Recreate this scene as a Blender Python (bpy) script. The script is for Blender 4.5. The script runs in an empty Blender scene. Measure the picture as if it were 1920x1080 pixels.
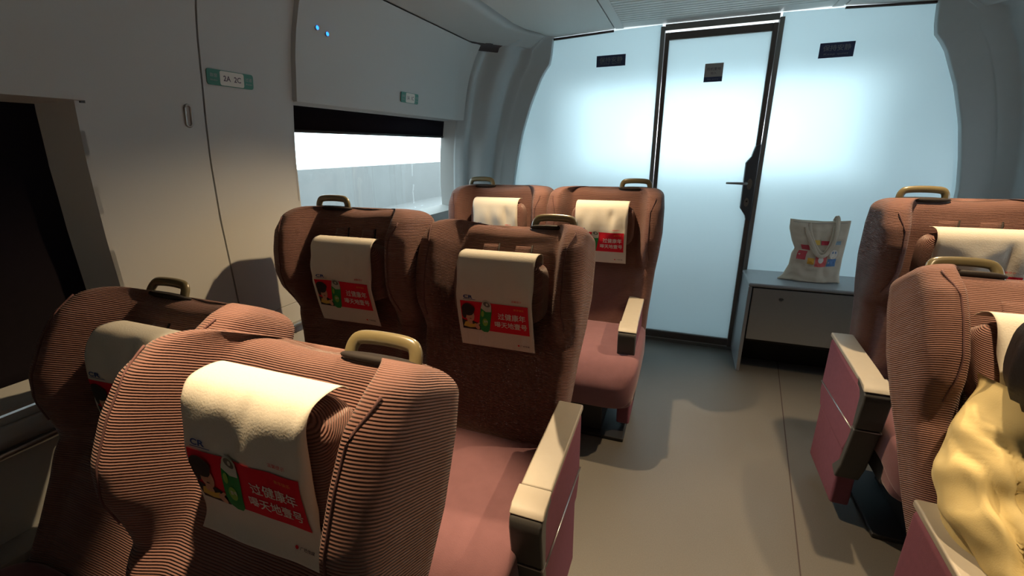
import bpy, bmesh, math, random
from mathutils import Vector, Matrix, noise
C = bpy.context.scene
COL = C.collection
PI = math.pi
sin, cos = math.sin, math.cos
random.seed(7)

# ------------------------------------------------------------------ helpers
def lerp(a, b, t): return a + (b - a) * t
def sm(a, b, x):
    t = max(0.0, min(1.0, (x - a) / (b - a))); return t * t * (3 - 2 * t)
def interp(tab, x):
    if x <= tab[0][0]: return tab[0][1]
    for (a, va), (b, vb) in zip(tab, tab[1:]):
        if x <= b: return lerp(va, vb, (x - a) / (b - a))
    return tab[-1][1]

def tag(o, label=None, cat=None, group=None, kind=None):
    if label: o['label'] = label
    if cat: o['category'] = cat
    if group: o['group'] = group
    if kind: o['kind'] = kind
    return o

def link(name, me, mat=None, parent=None, smooth=True, loc=None):
    o = bpy.data.objects.new(name, me)
    COL.objects.link(o)
    if mat and not me.materials: me.materials.append(mat)
    if smooth:
        me.polygons.foreach_set('use_smooth', [True] * len(me.polygons))
    if parent: o.parent = parent
    if loc is not None: o.location = loc
    return o

def mesh(name, verts, faces, mat, parent=None, smooth=True, uvs=None, loc=None, bevel=0, sub=0, fix=True):
    me = bpy.data.meshes.new(name)
    me.from_pydata([tuple(v) for v in verts], [], faces)
    if uvs:
        uv = me.uv_layers.new(name='UVMap')
        for l in me.loops: uv.data[l.index].uv = uvs[l.vertex_index]
    if fix:
        bm = bmesh.new(); bm.from_mesh(me)
        bmesh.ops.recalc_face_normals(bm, faces=bm.faces)
        bm.to_mesh(me); bm.free()
    o = link(name, me, mat, parent, smooth, loc)
    if bevel:
        m = o.modifiers.new('Bevel', 'BEVEL'); m.width = bevel; m.segments = 3; m.limit_method = 'ANGLE'; m.angle_limit = 0.6
    if sub:
        m = o.modifiers.new('Sub', 'SUBSURF'); m.levels = sub; m.render_levels = sub
    if smooth and bevel:
        w = o.modifiers.new('WN', 'WEIGHTED_NORMAL')
    return o

def empty(name, loc, rz=0):
    o = bpy.data.objects.new(name, None); COL.objects.link(o)
    o.location = loc; o.rotation_euler[2] = rz; o.empty_display_size = .1
    return o

def boxv(x0, x1, y0, y1, z0, z1):
    v = [(x, y, z) for x in (x0, x1) for y in (y0, y1) for z in (z0, z1)]
    f = [(0, 1, 3, 2), (4, 6, 7, 5), (0, 4, 5, 1), (2, 3, 7, 6), (0, 2, 6, 4), (1, 5, 7, 3)]
    return v, f
def box(name, x0, x1, y0, y1, z0, z1, mat, parent=None, bevel=0, loc=None):
    v, f = boxv(x0, x1, y0, y1, z0, z1)
    return mesh(name, v, f, mat, parent, smooth=bevel > 0, bevel=bevel, loc=loc)
class MB:
    def __init__(s): s.v = []; s.f = []
    def add(s, v, f):
        n = len(s.v); s.v += [tuple(q) for q in v]; s.f += [tuple(i + n for i in q) for q in f]; return s
    def box(s, *a): return s.add(*boxv(*a))
    def build(s, name, mat, parent=None, **k): return mesh(name, s.v, s.f, mat, parent, **k)

def grid(fn, nu, nv):
    """open grid of points fn(i/nu, j/nv)"""
    v = [fn(i / nu, j / nv) for i in range(nu + 1) for j in range(nv + 1)]
    f = [(i * (nv + 1) + j, (i + 1) * (nv + 1) + j, (i + 1) * (nv + 1) + j + 1, i * (nv + 1) + j + 1) for i in range(nu) for j in range(nv)]
    return v, f
def slab(fn, nu, nv, th):
    """closed slab: fn(u,v)->(point, normal vector)"""
    A, B = [], []
    for i in range(nu + 1):
        for j in range(nv + 1):
            p, n = fn(i / nu, j / nv); A.append(Vector(p)); B.append(Vector(p) + Vector(n) * th)
    m = len(A); v = A + B; f = []
    I = lambda i, j: i * (nv + 1) + j
    for i in range(nu):
        for j in range(nv):
            q = (I(i, j), I(i + 1, j), I(i + 1, j + 1), I(i, j + 1)); f.append(q); f.append(tuple(m + k for k in reversed(q)))
    for i in range(nu):
        for j in (0, nv): f.append((I(i, j), I(i + 1, j), m + I(i + 1, j), m + I(i, j)))
    for j in range(nv):
        for i in (0, nu): f.append((I(i, j), I(i, j + 1), m + I(i, j + 1), m + I(i, j)))
    return v, f
def extrude_poly(pts, axis, a0, a1):
    """pts: 2-D polygon; axis 'x': pts are (y,z)"""
    n = len(pts)
    mk = {'x': lambda a, p: (a, p[0], p[1]), 'y': lambda a, p: (p[0], a, p[1]), 'z': lambda a, p: (p[0], p[1], a)}[axis]
    v = [mk(a0, p) for p in pts] + [mk(a1, p) for p in pts]
    f = [tuple(range(n)), tuple(range(2 * n - 1, n - 1, -1))] + [(i, (i + 1) % n, n + (i + 1) % n, n + i) for i in range(n)]
    return v, f
def tube(path, r, seg=12, cap=True, flat=(1, 1), closed=False, up=Vector((0, 0, 1))):
    P = [Vector(p) for p in path]; n = len(P); v = []; f = []
    R = r if hasattr(r, '__len__') else [r] * n
    for i, p in enumerate(P):
        if closed: t = (P[(i + 1) % n] - P[i - 1]).normalized()
        else: t = (P[min(i + 1, n - 1)] - P[max(i - 1, 0)]).normalized()
        u = up if abs(t.dot(up)) < .95 else Vector((0, 1, 0))
        a = t.cross(u).normalized(); b = a.cross(t).normalized()
        for k in range(seg):
            th = 2 * PI * k / seg
            v.append(p + a * cos(th) * R[i] * flat[0] + b * sin(th) * R[i] * flat[1])
    rng = n if closed else n - 1
    for i in range(rng):
        for k in range(seg):
            j = (i + 1) % n
            f.append((i * seg + k, i * seg + (k + 1) % seg, j * seg + (k + 1) % seg, j * seg + k))
    if cap and not closed:
        f.append(tuple(range(seg))); f.append(tuple(range((n - 1) * seg, n * seg)))
    return v, f
def spline(pts, n=8, closed=False):
    P = [Vector(p) for p in pts]; out = []; N = len(P)
    rng = N if closed else N - 1
    for i in range(rng):
        if closed: p0, p1, p2, p3 = P[i - 1], P[i], P[(i + 1) % N], P[(i + 2) % N]
        else: p0, p1, p2, p3 = P[max(i - 1, 0)], P[i], P[i + 1], P[min(i + 2, N - 1)]
        for k in range(n):
            t = k / n
            out.append(.5 * ((2 * p1) + (-p0 + p2) * t + (2 * p0 - 5 * p1 + 4 * p2 - p3) * t * t + (-p0 + 3 * p1 - 3 * p2 + p3) * t ** 3))
    if not closed: out.append(P[-1])
    return out

# ------------------------------------------------------------------ materials
def mat(name, col, rough=.6, metal=0, spec=.5, noise_amt=0, noise_scale=40, bump=0, bump_scale=200, coat=0, sheen=0):
    m = bpy.data.materials.new(name); m.use_nodes = True
    nt = m.node_tree; b = nt.nodes['Principled BSDF']
    b.inputs['Base Color'].default_value = (*col, 1); b.inputs['Roughness'].default_value = rough
    b.inputs['Metallic'].default_value = metal; b.inputs['Specular IOR Level'].default_value = spec
    b.inputs['Coat Weight'].default_value = coat
    if sheen:
        b.inputs['Sheen Weight'].default_value = sheen; b.inputs['Sheen Roughness'].default_value = .4
    tc = nt.nodes.new('ShaderNodeTexCoord')
    if noise_amt:
        n = nt.nodes.new('ShaderNodeTexNoise'); n.inputs['Scale'].default_value = noise_scale; n.inputs['Detail'].default_value = 4
        nt.links.new(tc.outputs['Object'], n.inputs['Vector'])
        r = nt.nodes.new('ShaderNodeMapRange'); r.inputs['To Min'].default_value = 1 - noise_amt; r.inputs['To Max'].default_value = 1 + noise_amt
        nt.links.new(n.outputs['Fac'], r.inputs['Value'])
        mx = nt.nodes.new('ShaderNodeVectorMath'); mx.operation = 'SCALE'; mx.inputs[0].default_value = col
        nt.links.new(r.outputs[0], mx.inputs['Scale']); nt.links.new(mx.outputs[0], b.inputs['Base Color'])
    if bump:
        n = nt.nodes.new('ShaderNodeTexNoise'); n.inputs['Scale'].default_value = bump_scale; n.inputs['Detail'].default_value = 3
        nt.links.new(tc.outputs['Object'], n.inputs['Vector'])
        bp = nt.nodes.new('ShaderNodeBump'); bp.inputs['Strength'].default_value = bump; bp.inputs['Distance'].default_value = .002
        nt.links.new(n.outputs['Fac'], bp.inputs['Height']); nt.links.new(bp.outputs[0], b.inputs['Normal'])
    return m

def corduroy(name, col):
    m = mat(name, col, rough=.9, spec=.15, sheen=.25)
    nt = m.node_tree; b = nt.nodes['Principled BSDF']
    uv = nt.nodes.new('ShaderNodeTexCoord')
    sep = nt.nodes.new('ShaderNodeSeparateXYZ'); nt.links.new(uv.outputs['UV'], sep.inputs[0])
    ns = nt.nodes.new('ShaderNodeTexNoise'); ns.inputs['Scale'].default_value = 9; nt.links.new(uv.outputs['Object'], ns.inputs['Vector'])
    a1 = nt.nodes.new('ShaderNodeMath'); a1.operation = 'MULTIPLY_ADD'; a1.inputs[1].default_value = .006
    nt.links.new(ns.outputs['Fac'], a1.inputs[0]); nt.links.new(sep.outputs['Y'], a1.inputs[2])
    a2 = nt.nodes.new('ShaderNodeMath'); a2.operation = 'MULTIPLY'; a2.inputs[1].default_value = 2 * PI / .0047
    nt.links.new(a1.outputs[0], a2.inputs[0])
    s = nt.nodes.new('ShaderNodeMath'); s.operation = 'SINE'; nt.links.new(a2.outputs[0], s.inputs[0])
    r = nt.nodes.new('ShaderNodeMapRange'); r.inputs['From Min'].default_value = -1; r.inputs['From Max'].default_value = 1
    nt.links.new(s.outputs[0], r.inputs['Value'])
    pw = nt.nodes.new('ShaderNodeMath'); pw.operation = 'POWER'; pw.inputs[1].default_value = .5; nt.links.new(r.outputs[0], pw.inputs[0])
    bmp = nt.nodes.new('ShaderNodeBump'); bmp.inputs['Strength'].default_value = .9; bmp.inputs['Distance'].default_value = .0022
    nt.links.new(pw.outputs[0], bmp.inputs['Height'])
    # soft wear patches in the pile
    n2 = nt.nodes.new('ShaderNodeTexNoise'); n2.inputs['Scale'].default_value = 14; n2.inputs['Detail'].default_value = 5
    nt.links.new(uv.outputs['Object'], n2.inputs['Vector'])
    b2 = nt.nodes.new('ShaderNodeBump'); b2.inputs['Strength'].default_value = .25; b2.inputs['Distance'].default_value = .01
    nt.links.new(n2.outputs['Fac'], b2.inputs['Height']); nt.links.new(bmp.outputs[0], b2.inputs['Normal'])
    nt.links.new(b2.outputs[0], b.inputs['Normal'])
    # gaps between the wales darkened in the colour too, as painted shade
    mr = nt.nodes.new('ShaderNodeMapRange'); mr.inputs['To Min'].default_value = .45; mr.inputs['To Max'].default_value = 1.1
    nt.links.new(pw.outputs[0], mr.inputs['Value'])
    mr2 = nt.nodes.new('ShaderNodeMapRange'); mr2.inputs['To Min'].default_value = .85; mr2.inputs['To Max'].default_value = 1.12
    nt.links.new(n2.outputs['Fac'], mr2.inputs['Value'])
    mu = nt.nodes.new('ShaderNodeMath'); mu.operation = 'MULTIPLY'; nt.links.new(mr.outputs[0], mu.inputs[0]); nt.links.new(mr2.outputs[0], mu.inputs[1])
    vm = nt.nodes.new('ShaderNodeVectorMath'); vm.operation = 'SCALE'; vm.inputs[0].default_value = col
    nt.links.new(mu.outputs[0], vm.inputs['Scale']); nt.links.new(vm.outputs[0], b.inputs['Base Color'])
    return m

def frosted(name, tint, trans=.6, rough=.42):
    m = bpy.data.materials.new(name); m.use_nodes = True; nt = m.node_tree
    for n in list(nt.nodes): nt.nodes.remove(n)
    out = nt.nodes.new('ShaderNodeOutputMaterial')
    df = nt.nodes.new('ShaderNodeBsdfDiffuse'); df.inputs[0].default_value = (*[c * .85 for c in tint], 1)
    tr = nt.nodes.new('ShaderNodeBsdfTranslucent'); tr.inputs[0].default_value = (*tint, 1)
    rf = nt.nodes.new('ShaderNodeBsdfRefraction'); rf.inputs['Roughness'].default_value = rough; rf.inputs['IOR'].default_value = 1.3; rf.inputs[0].default_value = (*tint, 1)
    gl = nt.nodes.new('ShaderNodeBsdfGlossy'); gl.inputs['Roughness'].default_value = .3; gl.inputs[0].default_value = (1, 1, 1, 1)
    a = nt.nodes.new('ShaderNodeMixShader'); a.inputs[0].default_value = trans
    b = nt.nodes.new('ShaderNodeMixShader'); b.inputs[0].default_value = .5
    c = nt.nodes.new('ShaderNodeMixShader'); c.inputs[0].default_value = .05
    L = nt.links.new
    L(df.outputs[0], a.inputs[1]); L(b.outputs[0], a.inputs[2]); L(tr.outputs[0], b.inputs[1]); L(rf.outputs[0], b.inputs[2])
    L(a.outputs[0], c.inputs[1]); L(gl.outputs[0], c.inputs[2]); L(c.outputs[0], out.inputs[0])
    return m
def glass(name):
    m = bpy.data.materials.new(name); m.use_nodes = True; nt = m.node_tree
    for n in list(nt.nodes): nt.nodes.remove(n)
    out = nt.nodes.new('ShaderNodeOutputMaterial')
    t = nt.nodes.new('ShaderNodeBsdfTransparent'); t.inputs[0].default_value = (.9, .95, .95, 1)
    g = nt.nodes.new('ShaderNodeBsdfGlossy'); g.inputs['Roughness'].default_value = .02
    fr = nt.nodes.new('ShaderNodeFresnel'); fr.inputs[0].default_value = 1.18
    x = nt.nodes.new('ShaderNodeMixShader')
    x.inputs[0].default_value = .05; nt.links.new(t.outputs[0], x.inputs[1]); nt.links.new(g.outputs[0], x.inputs[2]); nt.links.new(x.outputs[0], out.inputs[0])
    return m
def emit(name, col, s):
    m = bpy.data.materials.new(name); m.use_nodes = True; nt = m.node_tree
    b = nt.nodes['Principled BSDF']; b.inputs['Base Color'].default_value = (*col, 1)
    b.inputs['Emission Color'].default_value = (*col, 1); b.inputs['Emission Strength'].default_value = s
    return m

M = {}
M['fabric'] = corduroy('mauve_corduroy', (.215, .114, .098))
M['fabric_plain'] = mat('mauve_seat_cloth', (.20, .10, .115), .9, spec=.15, noise_amt=.12, noise_scale=30, bump=.3, bump_scale=500, sheen=.3)
M['side_cloth'] = mat('purple_side_cloth', (.20, .075, .11), .85, spec=.2, noise_amt=.12, noise_scale=60, bump=.3, bump_scale=600)
M['piping'] = mat('dark_piping', (.10, .045, .045), .9)
M['cloth'] = mat('cream_cover_cloth', (.62, .59, .52), .85, spec=.2, bump=.25, bump_scale=260)
M['red'] = mat('print_red', (.62, .012, .03), .8, spec=.2)
M['skinp'] = mat('print_skin', (.55, .30, .20), .8)
M['hairp'] = mat('print_black', (.02, .015, .015), .8)
M['yellowp'] = mat('print_yellow', (.60, .40, .08), .8)
M['can_green'] = mat('print_green', (.01, .22, .05), .8)
M['can_light'] = mat('print_light_green', (.20, .42, .06), .8)
M['can_silver'] = mat('print_silver', (.50, .52, .45), .8)
M['whitep'] = mat('print_white', (.72, .66, .62), .8)
M['orangep'] = mat('print_orange', (.75, .25, .05), .8)
M['bluep'] = mat('print_blue', (.01, .05, .22), .8)
M['greyp'] = mat('print_grey', (.12, .12, .11), .8)
M['khaki'] = mat('khaki_plastic', (.15, .125, .065), .28, spec=.6, noise_amt=.08)
M['hole'] = mat('dark_socket', (.012, .008, .008), .8)
M['arm_top'] = mat('grey_armrest_top', (.36, .33, .28), .45, noise_amt=.05, bump=.1, bump_scale=900)
M['arm_dark'] = mat('dark_armrest_plastic', (.055, .055, .055), .4, noise_amt=.1)
M['silver'] = mat('brushed_silver', (.5, .5, .5), .3, metal=.9)
M['base_dark'] = mat('black_metal', (.02, .02, .022), .5)
M['wall'] = mat('grey_wall_panel', (.44, .45, .44), .55, spec=.35, noise_amt=.025, noise_scale=500, bump=.08, bump_scale=700)
M['rib'] = mat('grey_rib_panel', (.42, .46, .47), .5, spec=.35, noise_amt=.03, noise_scale=30)
M['ceil'] = mat('grey_ceiling', (.58, .60, .58), .55, spec=.3, noise_amt=.04, noise_scale=120)
M['seam'] = mat('dark_seam', (.05, .035, .035), .7)
M['slot'] = mat('metal_slot', (.32, .31, .29), .3, metal=.7)
M['frame'] = mat('dark_bronze_frame', (.10, .085, .08), .4, metal=.4, noise_amt=.08)
M['framelt'] = mat('grey_frame', (.22, .22, .215), .4, metal=.5)
M['lockbox'] = mat('lock_housing', (.045, .05, .06), .4)
M['lockbtn'] = mat('lock_button', (.16, .14, .12), .35, metal=.3)
M['frost'] = frosted('frosted_partition_glass', (.81, .92, .95))
M['glass'] = glass('clear_window_glass')
M['blind'] = mat('black_blind', (.010, .008, .011), .95, spec=.05, noise_amt=.15, noise_scale=60)
M['bench'] = mat('bench_laminate', (.27, .285, .30), .45, noise_amt=.04, noise_scale=60)
M['benchf'] = mat('bench_front', (.25, .245, .235), .5, noise_amt=.04, noise_scale=60)
M['dark'] = mat('toe_space', (.012, .012, .014), .7)
M['green'] = mat('plate_green', (.02, .16, .11), .5)
M['plate'] = mat('plate_white', (.60, .58, .52), .5)
M['ink'] = mat('ink_dark', (.05, .03, .06), .6)
M['navy'] = mat('sign_navy', (.02, .03, .09), .5)
M['sgrey'] = mat('sign_grey', (.28, .27, .26), .5)
M['stext'] = mat('sign_text', (.16, .18, .20), .5)
M['blue_led'] = emit('blue_reading_button', (.02, .22, 1.0), 3.5)
M['canvas'] = mat('tote_canvas', (.60, .53, .43), .9, spec=.15, noise_amt=.05, noise_scale=25, bump=.3, bump_scale=350)
M['jacket'] = mat('yellow_jacket', (.66, .54, .26), .75, spec=.25, noise_amt=.05, noise_scale=12, bump=.12, bump_scale=420)
M['skin'] = mat('skin', (.50, .29, .20), .55, noise_amt=.05)
M['hair'] = mat('black_hair', (.012, .010, .010), .55, noise_amt=.3, noise_scale=90, bump=.5, bump_scale=150)
M['trousers'] = mat('dark_trousers', (.03, .03, .04), .85, noise_amt=.1)
M['shoe'] = mat('dark_shoe', (.02, .02, .02), .5)
M['lamp_rim'] = mat('lamp_rim', (.4, .4, .4), .4, metal=.6)
M['lamp_glow'] = emit('lamp_glow', (1.0, .62, .34), 6)
M['concrete'] = mat('pale_concrete', (.17, .175, .175), .9, noise_amt=.12, noise_scale=3)
M['ballast'] = mat('grey_ballast', (.12, .125, .125), .95, noise_amt=.3, noise_scale=20)
# floor
def floor_mat():
    m = mat('vinyl_floor', (.125, .118, .105), .42, spec=.5)
    nt = m.node_tree; b = nt.nodes['Principled BSDF']; tc = nt.nodes.new('ShaderNodeTexCoord')
    n = nt.nodes.new('ShaderNodeTexNoise'); n.inputs['Scale'].default_value = 260; n.inputs['Detail'].default_value = 2
    n2 = nt.nodes.new('ShaderNodeTexNoise'); n2.inputs['Scale'].default_value = 2.2; n2.inputs['Detail'].default_value = 5
    nt.links.new(tc.outputs['Object'], n.inputs['Vector']); nt.links.new(tc.outputs['Object'], n2.inputs['Vector'])
    r1 = nt.nodes.new('ShaderNodeMapRange'); r1.inputs['To Min'].default_value = .8; r1.inputs['To Max'].default_value = 1.2; nt.links.new(n.outputs['Fac'], r1.inputs['Value'])
    r2 = nt.nodes.new('ShaderNodeMapRange'); r2.inputs['To Min'].default_value = .88; r2.inputs['To Max'].default_value = 1.12; nt.links.new(n2.outputs['Fac'], r2.inputs['Value'])
    mu = nt.nodes.new('ShaderNodeMath'); mu.operation = 'MULTIPLY'; nt.links.new(r1.outputs[0], mu.inputs[0]); nt.links.new(r2.outputs[0], mu.inputs[1])
    vm = nt.nodes.new('ShaderNodeVectorMath'); vm.operation = 'SCALE'; vm.inputs[0].default_value = (.125, .118, .105)
    nt.links.new(mu.outputs[0], vm.inputs['Scale']); nt.links.new(vm.outputs[0], b.inputs['Base Color'])
    return m
M['floor'] = floor_mat()

# ------------------------------------------------------------------ lettering
_tc = {}
def text2d(s, size=1.0, bold=0.0):
    key = (s, bold)
    if key not in _tc:
        cu = bpy.data.curves.new('t', 'FONT'); cu.body = s; cu.size = 1; cu.align_x = 'CENTER'; cu.align_y = 'CENTER'; cu.offset = bold; cu.resolution_u = 3
        o = bpy.data.objects.new('t', cu); COL.objects.link(o)
        dg = bpy.context.evaluated_depsgraph_get(); dg.update()
        me = bpy.data.meshes.new_from_object(o.evaluated_get(dg))
        v = [(p.co.x, p.co.y) for p in me.vertices]; f = [tuple(p.vertices) for p in me.polygons]
        xs = [p[0] for p in v] or [0]; ys = [p[1] for p in v] or [0]
        cx, cy = (min(xs) + max(xs)) / 2, (min(ys) + max(ys)) / 2
        w, h = max(xs) - min(xs) or 1, max(ys) - min(ys) or 1
        _tc[key] = ([((x - cx), (y - cy)) for x, y in v], f, w, h)
        bpy.data.objects.remove(o); bpy.data.curves.remove(cu); bpy.data.meshes.remove(me)
    return _tc[key]
def fit_text(s, cx, cy, w, h, bold=0.0, slant=0):
    """2-D verts/faces of text filling a w x h box"""
    v, f, tw, th = text2d(s, 1, bold)
    return [(cx + x * w / tw + slant * y * h / th, cy + y * h / th) for x, y in v], f
def ell(cx, cy, rx, ry, n=20, rot=0, a0=0, a1=2 * PI):
    o = []
    for k in range(n):
        a = a0 + (a1 - a0) * k / n; x, y = rx * cos(a), ry * sin(a)
        o.append((cx + x * cos(rot) - y * sin(rot), cy + x * sin(rot) + y * cos(rot)))
    return o
def flat_on(name, v2, faces, fn, m, parent, cuts=0):
    """lay a 2-D drawing on a surface: fn(x,y)->3-D point"""
    me = bpy.data.meshes.new(name); me.from_pydata([(x, y, 0) for x, y in v2], [], faces)
    bm = bmesh.new(); bm.from_mesh(me)
    if cuts:
        bmesh.ops.triangulate(bm, faces=bm.faces)
        bmesh.ops.subdivide_edges(bm, edges=bm.edges, cuts=cuts, use_grid_fill=True)
        bmesh.ops.triangulate(bm, faces=bm.faces)
    for q in bm.verts: q.co = Vector(fn(q.co.x, q.co.y))
    bm.to_mesh(me); bm.free()
    return link(name, me, m, parent, smooth=False)
def poly_on(name, polys, fn, m, parent, cuts=0):
    v, f = [], []
    for p in polys:
        f.append(tuple(range(len(v), len(v) + len(p)))); v += p
    return flat_on(name, v, f, fn, m, parent, cuts)

# ================================================================== CABIN SHELL
XC = .5
HW = [(0, 1.50), (.4, 1.54), (.8, 1.57), (1.1, 1.575), (1.29, 1.565), (1.41, 1.55), (1.53, 1.53), (1.66, 1.51), (1.74, 1.49), (1.85, 1.45), (1.93, 1.40), (2.0, 1.10)]
RW = [(0, 1.22), (.8, 1.27), (1.09, 1.26), (1.24, 1.235), (1.42, 1.195), (1.6, 1.135), (1.78, 1.055), (1.85, 1.00), (1.92, .99), (2.02, .98)]
def wx(side, z, k=0.0, off=0.0):
    """x of the side wall; k blends towards the partition rib, off pushes outwards"""
    h = lerp(interp(HW, z), min(interp(RW, z), interp(HW, z)), k) + off
    if side > 0: h += .09 * (1 - k)
    return XC + side * h
def wallpiece(name, side, y0, y1, z0, z1, m, off=0.0, th=.02, k=0, parent=None, nz=None, kf=None, ny=1, splay=None):
    nz = nz or max(2, int((z1 - z0) / .04))
    def fn(u, v):
        y = lerp(y0, y1, u); z = lerp(z0, z1, v)
        kk = kf(y) if kf else k
        return (wx(side, z, kk, off), y, z), (side, 0, 0)
    v, f = slab(fn, ny, nz, th)
    return mesh(name, v, f, m, parent, smooth=True)
def S(o): o['kind'] = 'structure'; return o
def sharp(o, ang=.7):
    m = o.modifiers.new('ES', 'EDGE_SPLIT'); m.split_angle = ang; return o

YB = -4.3
names = {-1: 'left', 1: 'right'}
# floor, with welded vinyl seam
S(box('floor', -1.15, 2.3, YB, 0.02, -.04, 0, M['floor']))
S(box('trim_1', 0, .004, -3.6, 0, 0, .0012, M['seam'], loc=(0, 0, 0)))
o = bpy.data.objects['trim_1']; o.location = (1.075, 0, .0002); o.rotation_euler[2] = math.atan2(-.09, .77) * -1; o.rotation_euler[2] = -.117
tn = [2]
def trim(o):
    o.name = 'trim_%d' % tn[0]; tn[0] += 1; return S(o)

for side in (-1, 1):
    W = MB()
    def add(y0, y1, z0, z1, off=0, th=.02):
        nz = max(2, int((z1 - z0) / .04))
        W.add(*slab(lambda u, v: ((wx(side, lerp(z0, z1, v), 0, off), lerp(y0, y1, u), lerp(z0, z1, v)), (side, 0, 0)), 1, nz, th))
    zs = .72 if side < 0 else .80
    add(YB, -.34, 0, .72)
    if side < 0:
        add(-1.70, -.34, .722, .93)
        add(-2.047, -1.70, .722, 1.93)
        add(-2.385, -2.053, .722, 1.44); add(-2.362, -2.053, 1.44, 1.93)
        add(YB, -3.7, .722, 1.93)
    else:
        add(-.80, -.44, .722, 1.93); add(-2.30, -1.75, .722, 1.93); add(YB, -3.7, .722, 1.93)
        add(-1.75, -.80, .722, .85)
    o = W.build('wall_' + names[side], M['wall']); S(o); sharp(o)
    # dark backing behind the joints
    trim(wallpiece('x', side, -2.384, -1.70, .7, 1.95, M['seam'], off=.035, th=.01))
    # upper cove between panel and ceiling
    trim(wallpiece('x', side, YB, -.02, 1.936, 2.0, M['wall'], off=0, th=.02, nz=4, ny=30, kf=lambda y: .75 * sm(-.42, -.06, y)))
    trim(wallpiece('x', side, YB, -.02, 1.90, 1.95, M['seam'], off=.03, th=.01, kf=lambda y: .75 * sm(-.42, -.06, y), ny=20))
# overhead panels (left: two bays; right mirrored)
def overhead(side, y0, y1, zb, n):
    def prof(u, v):
        y = lerp(y0, y1, u); z = lerp(zb, 1.93, v)
        kk = .72 * sm(-.42, -.06, y)
        return (wx(side, z, kk, -.018), y, z), (side, 0, 0)
    v, f = slab(prof, 24, 14, .05)
    o = mesh('x', v, f, M['wall'], smooth=True); trim(o); sharp(o); return o
overhead(-1, -1.695, -.345, 1.50, 0); overhead(-1, YB, -2.369, 1.445, 0)
overhead(1, -1.745, -.33, 1.50, 0); overhead(1, YB, -2.30, 1.445, 0)
# cove section next to the partition: light pillar, dark hollow, rib  (offset fraction of the way to the rib)
PLAN = [(-.345, 0), (-.335, .05), (-.325, .10), (-.31, .15), (-.29, .17), (-.265, .17), (-.245, .25), (-.225, .40), (-.20, .47), (-.17, .52), (-.14, .545), (-.115, .55), (-.10, .58), (-.085, .72), (-.075, .74), (-.05, .90), (-.038, .985), (-.03, 1.0), (0, 1.0)]
PL2 = spline([(y, k, 0) for y, k in PLAN], 3)
for side in (-1, 1):
    ys = [(p.x, p.y) for p in PL2]; n = len(ys) - 1
    def fn(u, v):
        y, k = ys[round(u * n)]; z = lerp(0, 2.005, v)
        return (wx(side, z, k), y, z), (side, 0, 0)
    v, f = slab(fn, n, 50, .03)
    o = mesh('x', v, f, M['rib'], smooth=True); trim(o); sharp(o, .9)
# window recess reveals, sills, glass, blinds
def window(idx, side, y0, y1, z0, z1, blind):
    fr = MB(); n = 10
    for ya, yb in ((y0, y0 + .05), (y1, y1 - .05)):
        fr.add(*slab(lambda u, v: ((wx(side, lerp(z0, z1, v), 0, lerp(0, .085, u)), lerp(ya, yb, u), lerp(z0, z1, v)), (0, -1 if ya == y0 else 1, 0)), 3, n, .01))
    for za, zb in ((z0, z0 + .03), (z1, z1 - .01)):
        fr.add(*slab(lambda u, v: ((wx(side, lerp(za, zb, u), 0, lerp(0, .085, u)), lerp(y0, y1, v), lerp(za, zb, u)), (0, 0, -1 if za == z0 else 1)), 3, n, .01))
    o = fr.build('window_%d' % idx, M['wall'], smooth=True); S(o); sharp(o)
    g = wallpiece('pane', side, y0 + .03, y1 - .03, z0 + .01, z1, M['glass'], off=.095, th=.008, parent=o)
    if blind:
        b = wallpiece('blind', side, y0 + .03, y1 - .03, blind, z1 + .01, M['blind'], off=.075, th=.006, parent=o)
        v, f = tube([(wx(side, blind, 0, .078), y0 + .04, blind), (wx(side, blind, 0, .078), y1 - .04, blind)], .007, 8)
        mesh('blind_bar', v, f, M['base_dark'], o)
    return o
window(1, -1, -3.68, -2.385, .735, 1.445, .75)
window(2, -1, -1.695, -.34, .93, 1.505, 1.40)
window(3, 1, -1.75, -.80, .85, 1.50, 1.25)
window(4, 1, -3.68, -2.30, .735, 1.445, .76)
# near left: sill ledge with pale metal strip, heater ledge lower down
trim(wallpiece('x', -1, YB, -2.0, .655, .70, M['wall'], off=-.022, th=.02, nz=2))
o = trim(wallpiece('x', -1, YB, -1.0, .632, .645, M['silver'], off=-.026, th=.02, nz=2))
trim(mesh('x', *extrude_poly([(-1.06, 0), (-.965, 0), (-.965, .405), (-.975, .42), (-1.06, .43)], 'y', YB, -.5), M['benchf'], smooth=False, bevel=.006))
trim(mesh('x', *extrude_poly([(2.05, 0), (2.13, 0), (2.13, .42), (2.05, .40)], 'y', YB, -.5), M['benchf'], smooth=False))

# ceiling: side panels, joints, ribbed centre grille
CE = MB()
def ceilp(pts, y0, y1, th=.02):
    v = []; f = []
    n = len(pts)
    top = [(x, z + th) for x, z in reversed(pts)]
    CE.add(*extrude_poly(list(pts) + top, 'y', y0, y1))
ceilp([(-.70, 1.99), (-.60, 2.0), (-.098, 2.018)], YB, .0)
ceilp([(1.098, 2.018), (1.60, 1.99), (1.72, 1.97)], YB, .0)
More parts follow.
